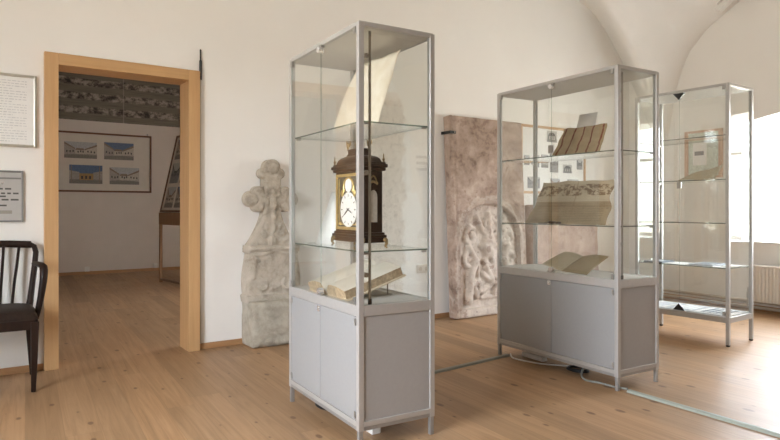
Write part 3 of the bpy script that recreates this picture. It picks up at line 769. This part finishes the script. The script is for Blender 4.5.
# ------------------------------------------------------------------ glass display cases
def display_case(label, K, W, D, H, rz, shelves, z0, mid, cab, strip=True, lock_plates=()):
    """local x runs into the case, y along its doors; the origin is the floor under the near front corner"""
    r = thing('display_case', label, 'display case', (*K, 0), rz, 'glass display cases')
    p = .027; rh = .022
    for (x, y) in ((0,0),(0,W-p),(D-p,0),(D-p,W-p)):
        m = MB()
        m.box(x, x+p, y, y+p, z0 if cab else .012, H-.004)
        post = m.build('post', M['alu'], r, bevel=.002)
        m = MB()
        if cab: m.box(x+.003, x+p-.003, y+.003, y+p-.003, 0, z0)
        else: m.tube([(x+p/2,y+p/2,0),(x+p/2,y+p/2,.014)], .016, 14)
        m.build('foot', M['alu2'] if cab else M['black'], post, bevel=.0015)
    def ring(name, za, zb, mat, ins=.0, bev=.002):
        m = MB()
        m.box(ins, p-ins, p, W-p, za, zb); m.box(D-p+ins, D-ins, p, W-p, za, zb); m.box(p, D-p, ins, p-ins, za, zb); m.box(p, D-p, W-p+ins, W-ins, za, zb)
        return m.build(name, mat, r, bevel=bev)
    ring('top_rail', H-rh, H, M['alu'])
    m = MB(); m.box(.006, D-.006, .006, W-.006, H-.010, H+.001); m.box(p, D-p, p, W-p, H-.022, H-.010); m.build('top_panel', M['toppanel'], r)
    ring('base_rail', z0+(.018 if cab else 0), z0+(.042 if cab else .045), M['alu'])
    if cab: ring('lower_rail', z0, z0+.018, M['alu2'], .002)
    gz0 = mid
    if cab:
        ring('middle_rail', mid-.05, mid, M['alu'])
        m = MB(); m.box(.02, D-.02, .02, W-.02, mid-.016, mid-.002); m.build('case_floor', M['deck'], r)
        m = MB(); m.box(.02, D-.02, .02, W-.02, z0+.02, z0+.036); m.build('cabinet_floor', M['panel'], r)
        za, zb = z0+.042, mid-.05
        for y in (.006, W-.022):
            m = MB(); m.box(p, D-p, y, y+.016, za, zb); m.build('side_panel', M['panel'], r)
        m = MB(); m.box(D-.022, D-.006, p, W-p, za, zb); m.build('back_panel', M['panel'], r)
        c = W*.5
        for (y0, y1, hy) in ((p+.002, c-.0015, p+.004), (c+.0015, W-p-.002, W-p-.018)):
            m = MB(); m.box(.003, .019, y0, y1, za+.002, zb-.002); dr = m.build('cabinet_door', M['door'], r, bevel=.0015)
            for z in (za+.012, zb-.042):
                m = MB(); m.box(-.002, .003, hy, hy+.014, z, z+.03); m.build('hinge', M['steel'], dr)
            if y0 > c:
                m = MB(); m.box(-.0015, .003, c+.002, c+.030, zb-.035, zb-.006); m.tube([(.003,c+.016,zb-.02),(-.004,c+.016,zb-.02)], .008, 12)
                m.build('door_lock', M['chrome'], dr)
    else:
        m = MB(); m.box(.02, D-.02, .02, W-.02, z0+.025, mid-.001); m.build('case_floor', M['deck'], r)
    # glass
    def pane(name, *b, thin, par=r):
        m = MB(); m.box(*b, mi=0, edge=1, thin=thin); return m.build(name, [M['glass'], M['edgepale' if name == 'glass_door' else 'edge']], par)
    pane('side_glass', p, D-p, .012, .017, gz0+.001, H-rh, thin=1)
    pane('side_glass', p, D-p, W-.017, W-.012, gz0+.001, H-rh, thin=1)
    pane('back_glass', D-.017, D-.012, p, W-p, gz0+.001, H-rh, thin=0)
    c = W*.5
    for (y0, y1, hy) in ((p+.003, c-.001, p+.004), (c+.001, W-p-.003, W-p-.022)):
        dg = pane('glass_door', .004, .009, y0, y1, gz0+.006, H-rh-.004, thin=0)
        for z in (gz0+.004, H-rh-.028):
            m = MB(); m.box(-.003, .014, hy, hy+.020, z, z+.032); m.build('hinge', M['steel'], dg)
        if y0 > c:
            if cab:
                for z, s in ((gz0+.002, 1), (H-rh-.032, -1)):
                    m = MB(); m.box(-.005, .014, c-.026, c+.026, z-.002 if s > 0 else z+.020, z+.012 if s > 0 else z+.036, 1)
                    m.tube([(.010,c-.006,z+.020-.008*(s<0)),(-.014,c-.006,z+.020-.008*(s<0))], .016, 16, 0); m.build('door_lock', [M['chrome'], M['steel']], dg, smooth=40)
            else:
                for z, s in ((gz0+.001, 1), (H-rh-.004, -1)):
                    m = MB(); m.prism([(c-.05,z),(c+.05,z),(c,z+s*.055)], -.006, .013, 0); m.build('door_lock', M['black'], dg)
            for z in lock_plates:
                m = MB(); m.box(-.006, .010, c-.018, c+.018, z, z+.055); m.build('lock_plate', M['steel'], dg, bevel=.002)
    # shelves
    for z in shelves:
        m = MB(); m.box(.026, D-.026, .024, W-.024, z-.007, z, 0, 1, 2); s = m.build('shelf', [M['glass'], M['edge']], r)
        for (x, y) in ((.05,.021),(D-.05,.021),(.05,W-.021),(D-.05,W-.021)):
            m = MB(); m.box(x-.012, x+.012, y-.004, y+.004, z-.016, z-.0072); m.build('shelf_clip', M['steel'], s)
    if strip:
        for y in (.024,):
            m = MB(); m.box(.064, .075, y-.003, y+.003, gz0+.02, H-rh-.012); sr = m.build('support_strip', M['seal'], r)
            m = MB(); m.box(.060, .080, y-.004, y+.004, gz0, gz0+.026); m.build('strip_foot', M['black'], sr, bevel=.004)
        for z in (H-.15, .5*(shelves[0]+shelves[1])+.06, shelves[-1]-.11):
            m = MB(); m.tube([(.050,.018,z),(.050,.034,z)], .012, 12); m.build('glass_clamp', M['chrome'], r, smooth=40)
    return r
Z1 = .658
c1 = display_case('tall glass case with the clock and grey cupboard, nearest in front', (1.29,2.415), .845, .419, 1.952, 0, (1.503,.905), .088, Z1, True)
c2 = display_case('wide glass case with stitched parchments and grey cupboard, middle one', (3.05,2.41), 1.087, .394, 1.968, 0, (1.460,.994), .081, .667, True, lock_plates=(1.475,))
c3 = display_case('all glass case on bare legs by the window, farthest right', (4.78,2.726), .818, .421, 2.102, .081, (1.694,1.338,.984,.622), .187, .240, False, strip=False, lock_plates=(1.27,))

# ------------------------------------------------------------------ case with the clock
E = .0006
def sheet(name, mat, fn, nu=14, nv=14, par=None, solid=.0012):
    m = MB(); m.grid(fn, nu, nv); return m.build(name, mat, par, smooth=60, solid=solid)
def lean_sheet(x0, x1, yl, yr, z0, z1, ylt=None, yrt=None, bow=.0, wav=0.0, seed=0):
    ylt = yl if ylt is None else ylt; yrt = yr if yrt is None else yrt
    def fn(a, b):
        y = (yl+(yr-yl)*a)*(1-b) + (ylt+(yrt-ylt)*a)*b
        e = wav*noise.noise(Vector((a*3.3, b*2.7, seed)))
        z = z0+(z1-z0)*b + (wav*.9*noise.noise(Vector((a*4, 5, seed))) if b > .5 else 0)*(b-.5)*2
        return (x0+(x1-x0)*b + bow*math.sin(b*PI) + e*min(1,b*3), y + (wav*.8*noise.noise(Vector((9, b*4, seed))) if a in (0,1) else 0), z)
    return fn
o = sheet('parchment_sheet', M['parch'], lean_sheet(1.44, 1.585, 3.01, 2.50, 1.5045, 1.885, 2.99, 2.52, -.012, .012, 1), 20, 20)
tag(o, 'large pale parchment leaning on the top shelf above the clock', 'document')
o = sheet('display_card', M['paper'], lean_sheet(1.392, 1.475, 3.115, 2.875, .9058, 1.192, 3.085, 2.875), 2, 4, solid=.002)
tag(o, 'blank white card leaning on the shelf behind the clock', 'card')

ck = thing('bracket_clock', 'dark wooden bracket clock with gilt dial frame inside the nearest case', 'clock', (1.358, 2.500, .9055))
CX, CY = .19, .28            # depth (x), width (y)
m = MB()
m.box(.012,.178,.014,.266,.030,.055); m.box(.002,.188,.004,.276,.055,.068); m.box(.010,.180,.012,.268,.068,.08)
m.build('base', M['clock'], ck, bevel=.003)
m = MB()      # body as four walls so that the front and sides are open behind the glasses
m.box(.020,.170,.022,.258,.08,.352); body = m.build('body', M['clock'], ck, bevel=.002)
m = MB()
m.box(.006,.184,.008,.272,.352,.366); m.box(-.002,.192,.0,.280,.366,.382); m.box(.006,.184,.008,.272,.382,.390)
m.build('cornice', M['clock'], ck, bevel=.003)
m = MB()      # inverted bell top built up of shrinking mouldings
prof = [(.390,.020),(.402,.024),(.418,.032),(.430,.046),(.438,.066),(.443,.078),(.452,.082),(.456,.086),(.480,.086),(.486,.080)]
for (za, ia), (zb, ib) in zip(prof, prof[1:]):
    a = (.006+ia*.55, .184-ia*.55, .008+ia, .272-ia); b = (.006+ib*.55, .184-ib*.55, .008+ib, .272-ib)
    va = [m.b.verts.new(q) for q in ((a[0],a[2],za),(a[1],a[2],za),(a[1],a[3],za),(a[0],a[3],za))]
    vb = [m.b.verts.new(q) for q in ((b[0],b[2],zb),(b[1],b[2],zb),(b[1],b[3],zb),(b[0],b[3],zb))]
    for i in range(4): m.f([va[i], va[(i+1)%4], vb[(i+1)%4], vb[i]])
m.f(vb); m.build('bell_top', M['clock'], ck)
for (x, y) in ((.014,.018),(.176,.018),(.014,.262),(.176,.262)):
    m = MB(); m.lathe([(.007,0),(.008,.004),(.004,.008),(.009,.018),(.005,.026),(.003,.036),(.0045,.042),(.001,.058)], (x,y,.390), 10); m.build('finial', M['brass'], ck, smooth=50)
    sx, sy = (-1 if x < .1 else 1), (-1 if y < .1 else 1)
    m = MB(); m.tube([(x,y,.050),(x+sx*.010,y+sy*.010,.040),(x+sx*.012,y+sy*.012,.026),(x+sx*.006,y+sy*.006,.014),(x+sx*.014,y+sy*.014,.005)], [.014,.013,.009,.007,.005], 8)
    m.build('foot', M['brass'], ck, smooth=60)
for (ex, ey) in ((.060,.192),(.060,.088),(.130,.192),(.130,.088)):      # gilt eagles on the corners of the top block
    m = MB()
    m.lathe([(.009,0),(.008,.004),(.004,.008),(.006,.012)], (ex,ey,.480), 10)
    m.tube([(ex,ey,.490),(ex,ey,.510),(ex-.006,ey,.528),(ex-.012,ey,.534)], [.006,.011,.008,.003], 10)
    m.tube([(ex,ey+.004,.508),(ex+.003,ey+.016,.526),(ex+.005,ey+.022,.552)], [.008,.007,.0015], 8, flat=(.5,1)); m.tube([(ex,ey-.004,.508),(ex+.003,ey-.014,.522),(ex+.005,ey-.017,.54)], [.008,.007,.0015], 8, flat=(.5,1))
    m.build('eagle_ornament', M['brass'], ck, smooth=60)
# front: gilt frame, plate, dial, hands
m = MB()
for (ya,yb,za,zb) in ((.030,.044,.088,.344),(.236,.250,.088,.344),(.044,.236,.088,.102),(.044,.236,.330,.344)): m.box(.010,.022,ya,yb,za,zb)
for (ya,yb,za,zb) in ((.052,.058,.110,.322),(.222,.228,.110,.322),(.058,.222,.110,.116)): m.box(.0155,.022,ya,yb,za,zb)
m.build('dial_frame', M['gold'], ck, bevel=.002)
m = MB(); m.box(.0175,.022,.044,.236,.102,.330); m.build('dial_plate', M['dialplate'], ck)
def disc(cy, cz, r, x0, x1, n=40, sq=1.134):
    m = MB(); m.prism([(cy+r*math.cos(2*PI*i/n), cz+r*sq*math.sin(2*PI*i/n)) for i in range(n)], x0, x1, 0); return m
disc(.140,.180,.070,.0145,.018).build('dial', M['dial'], ck)
m = MB()
for i in range(12):
    a = 2*PI*i/12; rr = .057
    q = Matrix.Translation((.0138,.140+rr*math.sin(a),.180+rr*1.134*math.cos(a))) @ Matrix.Rotation(-a,4,'X')
    b = MB(); b.box(0,.0008,-.0022,.0022,-.006,.006); b.xf(q)
    tmp = bpy.data.meshes.new('t'); b.b.to_mesh(tmp); b.b.free(); m.b.from_mesh(tmp); bpy.data.meshes.remove(tmp)
m.build('numerals', M['ink'], ck)
for (ang, ln, nm) in ((math.radians(115), .038, 'hour_hand'), (math.radians(235), .054, 'minute_hand')):
    d = Vector((0, -math.sin(ang), math.cos(ang)))
    m = MB(); c0 = Vector((.0120,.140,.180)); m.tube([c0-d*.012, c0, c0+d*ln*.6, c0+d*ln], [.0015,.003,.0028,.001], 6); m.build(nm, M['black'], ck)
disc(.140,.291,.028,.0145,.018).build('moon_dial', M['dial'], ck)
m = MB()
for s in (-1,1):
    m.tube([(.015,.140+s*.040,.262),(.015,.140+s*.043,.285),(.015,.140+s*.034,.308),(.015,.140+s*.016,.322),(.015,.140,.325)], [.009,.006,.006,.005,.004], 8)
    m.ball((.014,.140+s*.052,.255), .013, sq=(.5,1,1.3)); m.ball((.014,.140+s*.068,.116), .008, sq=(.5,1,1))
m.build('spandrel', M['gold'], ck, smooth=60)
# pierced arched side windows with brass fret, on both sides
for y0, y1 in ((.0195,.0235), (.2565,.2605)):
    arc = [(.095+.034*math.cos(PI*i/12), .235+.034*math.sin(PI*i/12)) for i in range(13)]
    m = MB(); m.prism([(.129,.125)]+arc+[(.061,.125)], y0, y1, 1); m.build('side_window', M['silk'], ck)
    m = MB(); yy = y0-.002 if y0 < .1 else y1+.002
    m.tube([(.129,yy,.125),(.129,yy,.235)]+[(a,yy,b) for a,b in arc[1:]]+[(.061,yy,.125)], .003, 6); m.build('window_moulding', M['clock'], ck)
    m = MB()
    for i in range(7):
        a = .065+.010*i; m.ball((a,yy,.296+.008*math.sin(i/6*PI)), .0065)
    m.tube([(.066,yy,.300),(.080,yy,.322),(.095,yy,.330),(.110,yy,.322),(.124,yy,.300)], .004, 6)
    m.build('side_handle', M['brass'], ck, smooth=60)

# true proportions: broader across the front than deep
def clock_shape(z):
    return z if z < .08 else (.08+(z-.08)*1.09 if z < .39 else .418+(z-.39)*.76)
for o in ck.children:
    for v in o.data.vertices:
        v.co = (v.co.x*.71, v.co.y*1.236, clock_shape(v.co.z))
# open book on its sloping rest
bk = thing('open_book', 'thick open old book tilted on the floor of the clock case', 'book', (1.325, 2.82, Z1-.002))
tilt = Matrix.Rotation(-math.atan2(.105,.33), 4, 'Y')
BD = .335
def pagefn(side, top):
    def fn(a, b):
        y = side*(.004+.215*a)
        t = .052*(min(1,a*5)**.5)*(1-.20*a**2) + .010*math.sin(a*PI)
        return (b*BD, y, .006 + (t if top else 0))
    return fn
for side in (1, -1):
    m = MB(); m.grid(pagefn(side, True), 16, 4, 0)
    A = pagefn(side, True); Bf = pagefn(side, False)
    for (g, n) in ((lambda t, s: tuple(Vector(A(t,0)).lerp(Vector(Bf(t,0)), s)), 16), (lambda t, s: tuple(Vector(A(t,1)).lerp(Vector(Bf(t,1)), s)), 16), (lambda t, s: tuple(Vector(A(1,t)).lerp(Vector(Bf(1,t)), s)), 6)):
        m.grid(g, n, 2, 1)
    m.xf(tilt); m.build('page_block', [M['page'], M['pages']], bk, smooth=40)
m = MB(); m.box(-.008, BD+.012, -.232, .232, -.003, .005); m.xf(tilt); m.build('cover', M['cover'], bk, bevel=.002)
m = MB(); m.tube([(BD*.82,-.14,0),(BD*.82,-.14,.086)], .004, 8); m.tube([(BD*.82,.14,0),(BD*.82,.14,.086)], .004, 8); m.box(.06,.30,-.145,.145,.0,.004)
m.build('book_rest', M['seal'], bk)

# ------------------------------------------------------------------ wide case
o = sheet('parchment_sheet', M['stitched'], lean_sheet(3.12, 3.185, 3.015, 2.605, 1.4615, 1.645, 2.96, 2.60, .006, .016, 4), 24, 14)
tag(o, 'small parchment with rows of red stitching on the top shelf of the middle case', 'document')
o = sheet('display_card', M['greycard'], lean_sheet(3.265, 3.335, 2.985, 2.80, 1.4615, 1.757, 2.955, 2.80), 2, 4, solid=.002)
tag(o, 'pale grey card standing behind the red stitched parchment', 'card')
cd = thing('parchment_sheet', 'large creased brown charter with hanging seal on the middle shelf of the wide case', 'document', (0,0,0))
sheet('sheet', M['charter'], lean_sheet(3.115, 3.185, 3.27, 2.555, .9955, 1.285, 3.15, 2.55, .012, .022, 9), 30, 20, par=cd)
m = MB(); m.ball((3.098,2.99,1.005), .011, sq=(2.2,3.6,1)); m.ball((3.094,2.93,1.003), .009, sq=(1.8,3,1)); m.build('wax_seal', M['wax'], cd, smooth=60)
m = MB(); m.tube([(3.10,3.01,1.003)]+[(3.098+.016*math.sin(t*.62), 3.075+.045*math.cos(t*.62), .9975) for t in range(11)], .0026, 6); m.build('seal_cord', M['wax'], cd, smooth=60)
# open booklet tilted on a small support
BO = Vector((3.20, 2.95, .6655))
bo = thing('open_booklet', 'open parchment booklet tilted on the floor of the middle case', 'booklet', BO)
def leaf(q):
    q = [Vector(p)-BO for p in q]
    def fn(a, b):
        p = (q[0]*(1-a)+q[1]*a)*(1-b) + (q[3]*(1-a)+q[2]*a)*b
        return (p.x, p.y, p.z + .003 + .010*math.sin(a*PI)*b + .004*math.sin(b*PI))
    return fn
G0, G1 = (3.155,2.95,.668), (3.345,2.93,.762)
sheet('leaf', M['bookletA'], leaf([(3.27,3.25,.688), G0, G1, (3.395,3.15,.778)]), 12, 6, par=bo, solid=.004)
sheet('leaf', M['bookletB'], leaf([G0, (3.11,2.70,.668), (3.246,2.636,.785), G1]), 12, 6, par=bo, solid=.004)
m = MB(); m.prism([(.0,.0),(.10,.0),(.10,.052)], -.10, .13, 1); m.build('booklet_rest', M['greycard'], bo)
m = MB(); m.box(0, .055, 0, .17, 0, .002)
o = m.build('caption_card', M['paper'], loc=(3.085, 2.84, .6655), rot=(0,0,-.25)); tag(o, 'small white caption card lying in front of the open booklet', 'card')

# ------------------------------------------------------------------ all glass case by the window
def on3(x, y, z): c, s = math.cos(.081), math.sin(.081); return (4.78+x*c-y*s, 2.726+x*s+y*c, z)
fr = thing('picture_frame', 'pinkish wooden frame with printed sheet on right wall behind the window case', 'picture frame', (XR, 4.37, 1.455), -PI/2)
# local: x runs along the case towards the door side corner, -y faces the glass doors
FW, FH = .455, .555
m = MB(); m.box(.01, FW-.01, -.012, -.002, .01, FH-.01); m.build('sheet', M['sheetgreen'], fr)
m = MB()
m.box(0, .044, -.025, 0, 0, FH); m.box(FW-.044, FW, -.025, 0, 0, FH); m.box(.044, FW-.044, -.025, 0, 0, .026); m.box(.044, FW-.044, -.025, 0, FH-.026, FH)
m.build('frame', M['pinkframe'], fr, bevel=.003)
m = MB()
for x in (.08,.113,.147,.187,.213,.253): m.box(x, x+.024, -.0130, -.0121, .46, .473)
m.build('heading', M['inkpale'], fr)
m = MB(); m.box(.10,.267,-.0126,-.0121,.15,.42); m.build('inset_page', M['paper'], fr)
m = MB(); m.box(.12,.233,-.0131,-.0126,.265,.313); m.build('inset_picture', M['bwmid'], fr)
def c3book(a, b):
    y = .47 - .32*a
    z = 1.3385+.004 + b*.125*(.35+.65*a) + .006*math.sin(a*PI*2)
    return on3(.10 + .15*b - .03*a, y, z)
o = sheet('open_book', M['bookletA'], c3book, 14, 6, solid=.007); tag(o, 'thin open booklet on a glass shelf of the case by the window', 'booklet')
def flat(name, mats, x0, x1, y0, y1, z, h, rz, label, cat, grp=None):
    m = MB(); w, d = y1-y0, x1-x0
    m.box(-d/2, d/2, -w/2, w/2, 0, h, 0)
    if len(mats) > 1:
        for i in range(4): m.box(-d/2+.02, d/2-.02, -w/2+.02+i*(w-.04)/4, -w/2+.02+(i+.7)*(w-.04)/4, h, h+.0006, 1)
    o = m.build(name, [M[k] for k in mats], loc=on3((x0+x1)/2, (y0+y1)/2, z), rot=(0,0,.081+rz)); return tag(o, label, cat, grp)
zs = .6225
flat('folder', ['folder','sheetblue'], .06, .28, .60, .77, zs, .010, .05, 'dark folder at the far left end of the lowest glass shelf by the window', 'folder')
flat('paper_sheet', ['paper'], .05, .26, .39, .57, zs, .002, -.06, 'white sheet left of the dark edged brochure on the lowest glass shelf', 'paper')
flat('brochure', ['sheetblue','folder'], .08, .33, .17, .37, zs, .012, .04, 'dark edged brochure lying mid way on the lowest glass shelf by the window', 'brochure')
flat('paper_sheet', ['paper'], .04, .14, .05, .16, zs, .002, 0, 'white sheet nearest the front corner post on the lowest glass shelf', 'paper')
flat('paper_sheet', ['paper'], .20, .38, .04, .15, zs, .002, .02, 'white sheet at the window end of the lowest glass shelf', 'paper')
zt = .2405
flat('printed_sheet', ['paper','sheetblue'], .06, .36, .58, .76, zt, .0015, 0, 'printed sheet at the far left end of the bottom tray by the window', 'paper')
flat('printed_sheet', ['sheetblue','paper'], .06, .36, .33, .55, zt, .0015, .03, 'bluish printed sheet in the middle of the bottom tray by the window', 'paper')
flat('printed_sheet', ['paper','folder'], .05, .35, .05, .30, zt, .0015, -.05, 'printed sheet with dark blocks at the near end of the bottom tray', 'paper')

# ------------------------------------------------------------------ floor cables
def lay(name, label, cat, pts, r, mat, flat=None, n=10):
    m = MB(); m.tube(pts, r, n, flat=flat); return tag(m.build(name, mat, smooth=50), label, cat)
def duct(label, a, b, mat):
    a, b = Vector((*a,0)), Vector((*b,0)); d = b-a; L = d.length
    m = MB(); w = .024
    m.prism([(-w,0),(w,0),(w*.72,.011),(w*.3,.014),(-w*.3,.014),(-w*.72,.011)], 0, L, 1)
    o = m.build('cable_duct', mat, loc=a, rot=(0,0,math.atan2(d.y,d.x)-PI/2)); return tag(o, label, 'cable duct', 'floor cable ducts')
duct('grey floor cable duct running between the clock case and the middle case', (1.80,3.245), (3.085,3.42), M['duct'])
duct('pale floor cable duct running towards the viewer from the middle case', (3.105,2.375), (3.135,.9), M['ductlight'])
def coil(cx, cy, rx, ry, turns, r, z=.006):
    return [(cx+rx*math.cos(t*.35)*(1-.004*t), cy+ry*math.sin(t*.35)*(1-.004*t), z+.0035*t*.35/(2*PI)*1.3) for t in range(int(turns*18))]
lay('cable_coil', 'dark cable coil on the floor under the clock case', 'cable', coil(1.44,3.06,.06,.10,2,.005), .0055, M['black'])
lay('cable_coil', 'dark cable coil on the floor under the middle case', 'cable', coil(3.21,2.86,.06,.085,3,.005), .0055, M['black'])
def spline(P, k=8):
    P = [Vector(p) for p in P]; out = []
    for i in range(len(P)-1):
        p0, p1, p2, p3 = P[max(i-1,0)], P[i], P[i+1], P[min(i+2,len(P)-1)]
        for j in range(k):
            t = j/k; out.append(.5*((2*p1)+(p2-p0)*t+(2*p0-5*p1+4*p2-p3)*t*t+(3*p1-p0-3*p2+p3)*t**3))
    return out+[P[-1]]
lay('power_cable', 'white cable trailing across the floor under the middle case', 'cable', spline([(3.09,3.395,.020),(3.06,3.33,.006),(3.08,3.2,.006),(3.13,3.08,.006),(3.24,2.97,.006),(3.36,2.93,.006)]), .005, M['white'])
lay('power_cable', 'grey cable looping out beside the near corner post of the middle case', 'cable', spline([(3.22,2.80,.075),(3.11,2.74,.02),(3.06,2.66,.007),(3.085,2.58,.007),(3.094,2.47,.007),(3.098,2.38,.016)]), .007, M['duct'])
def strip(label, loc, rz, L, raise_=0):
    r = thing('power_strip', label, 'power strip', loc, rz)
    m = MB(); m.box(0,.05,0,L,0,.035); m.build('casing', M['white'], r, bevel=.005)
    for i in range(int(L/.045)-1):
        m = MB(); m.tube([(.025,.035+.045*i,.0345),(.025,.035+.045*i,.0362)], .016, 14); m.build('outlet', M['greycard'], r)
    return r
strip('white power strip on the floor under the middle case', (3.17,3.15,0), 0, .21)
strip('white power strip on the floor under the clock case', (1.44,2.56,0), 0, .125)

# ------------------------------------------------------------------ radiator and pipes on the right wall
ra = thing('radiator', 'white panel radiator under the window on the right wall', 'radiator', (6.58, 2.25, 0))
m = MB(); L = 1.27
prof = []
k = 0
n = 36
for i in range(n):
    y = L*i/n; prof += [(0, y+.004), (0, y+L/n*.55), (.012, y+L/n*.68), (.012, y+L/n*.9)]
prof = [(p[0], p[1]) for p in prof] + [(.06, L), (.06, 0)]
m.prism(prof, .12, .485, 2); m.build('panel', M['radiator'], ra)
m = MB(); m.box(-.004,.066,-.004,L+.004,.485,.502); m.build('top_grille', M['radiator'], ra, bevel=.004)
m = MB(); m.tube([(.03,L+.0,.17),(.03,L+.05,.17),(.03,L+.055,.05)], .009, 10); m.build('supply_pipe', M['pipe'], ra, smooth=50)
m = MB(); m.tube([(.03,L+.045,.15),(.03,L+.045,.21)], .017, 12); m.tube([(.03,L+.045,.21),(.03,L+.045,.26)], .010, 12); m.build('valve', M['steel'], ra, smooth=50)
for z, lb in ((.105, 'upper heating pipe along the foot of the right wall'), (.042, 'lower heating pipe along the foot of the right wall')):
    o = lay('heating_pipe', lb, 'pipe', [(6.70,-3.8,z),(6.70,2,z),(6.70,5.08,z)], .016, M['pipe']); o['group'] = 'heating pipes'
# window sill
m = MB(); m.box(XR-.02, XR+.42, WY0, WY1, WZ0, WZ0+.012); struct(m.build('trim_1', M['winframe'], bevel=.003))

# small spotlight on the vault
sp = thing('ceiling_spotlight', 'small white spotlight fixed to the vault at top right', 'spotlight', (6.48, 3.82, 3.26))
ti = Matrix.Rotation(-math.radians(35), 4, 'X')
m = MB(); m.box(-.035,.035,-.30,0,-.03,.03); m.xf(ti); m.build('lamp_head', M['white'], sp, bevel=.006)
m = MB(); m.box(-.045,.045,-.29,-.05,.03,.045); m.xf(ti); m.build('shade', M['greycard'], sp)
m = MB(); m.tube([(0,-.12,.10),(0,-.12,vz(6.48,3.70)-3.26+.02)], .010, 10); m.build('stem', M['steel'], sp)

# ------------------------------------------------------------------ light, camera, colour
w = bpy.data.worlds.new('overcast daylight'); S.world = w; w.use_nodes = True
nt = w.node_tree; nt.nodes.clear()
bg = nt.nodes.new('ShaderNodeBackground'); wo = nt.nodes.new('ShaderNodeOutputWorld')
tc = nt.nodes.new('ShaderNodeTexCoord'); sp_ = nt.nodes.new('ShaderNodeSeparateXYZ'); rp = nt.nodes.new('ShaderNodeValToRGB')
nt.links.new(tc.outputs['Generated'], sp_.inputs[0]); nt.links.new(sp_.outputs[2], rp.inputs[0])
e = rp.color_ramp.elements; e[0].position = 0.0; e[0].color = (.45,.43,.38,1); e[1].position = .12; e[1].color = (.91,.965,1.04,1)
nt.links.new(rp.outputs[0], bg.inputs[0]); bg.inputs[1].default_value = 9.0
nt.links.new(bg.outputs[0], wo.inputs[0])

cam = bpy.data.cameras.new('camera'); co = bpy.data.objects.new('camera', cam); COL.objects.link(co)
cam.sensor_width = 36; cam.lens = 605.4/780*36; cam.shift_y = -11.45/780; cam.clip_start = .05
co.location = (0,0,1.1); co.rotation_euler = (PI/2, 0, -.542); S.camera = co
S.view_settings.view_transform = 'Standard'; S.view_settings.look = 'None'; S.view_settings.gamma = 1; S.view_settings.use_curve_mapping = False
S.view_settings.exposure = 1.80
cy = S.cycles
cy.max_bounces = 16; cy.diffuse_bounces = 7; cy.glossy_bounces = 5; cy.transparent_max_bounces = 64; cy.sample_clamp_indirect = 8
cy.use_denoising = True
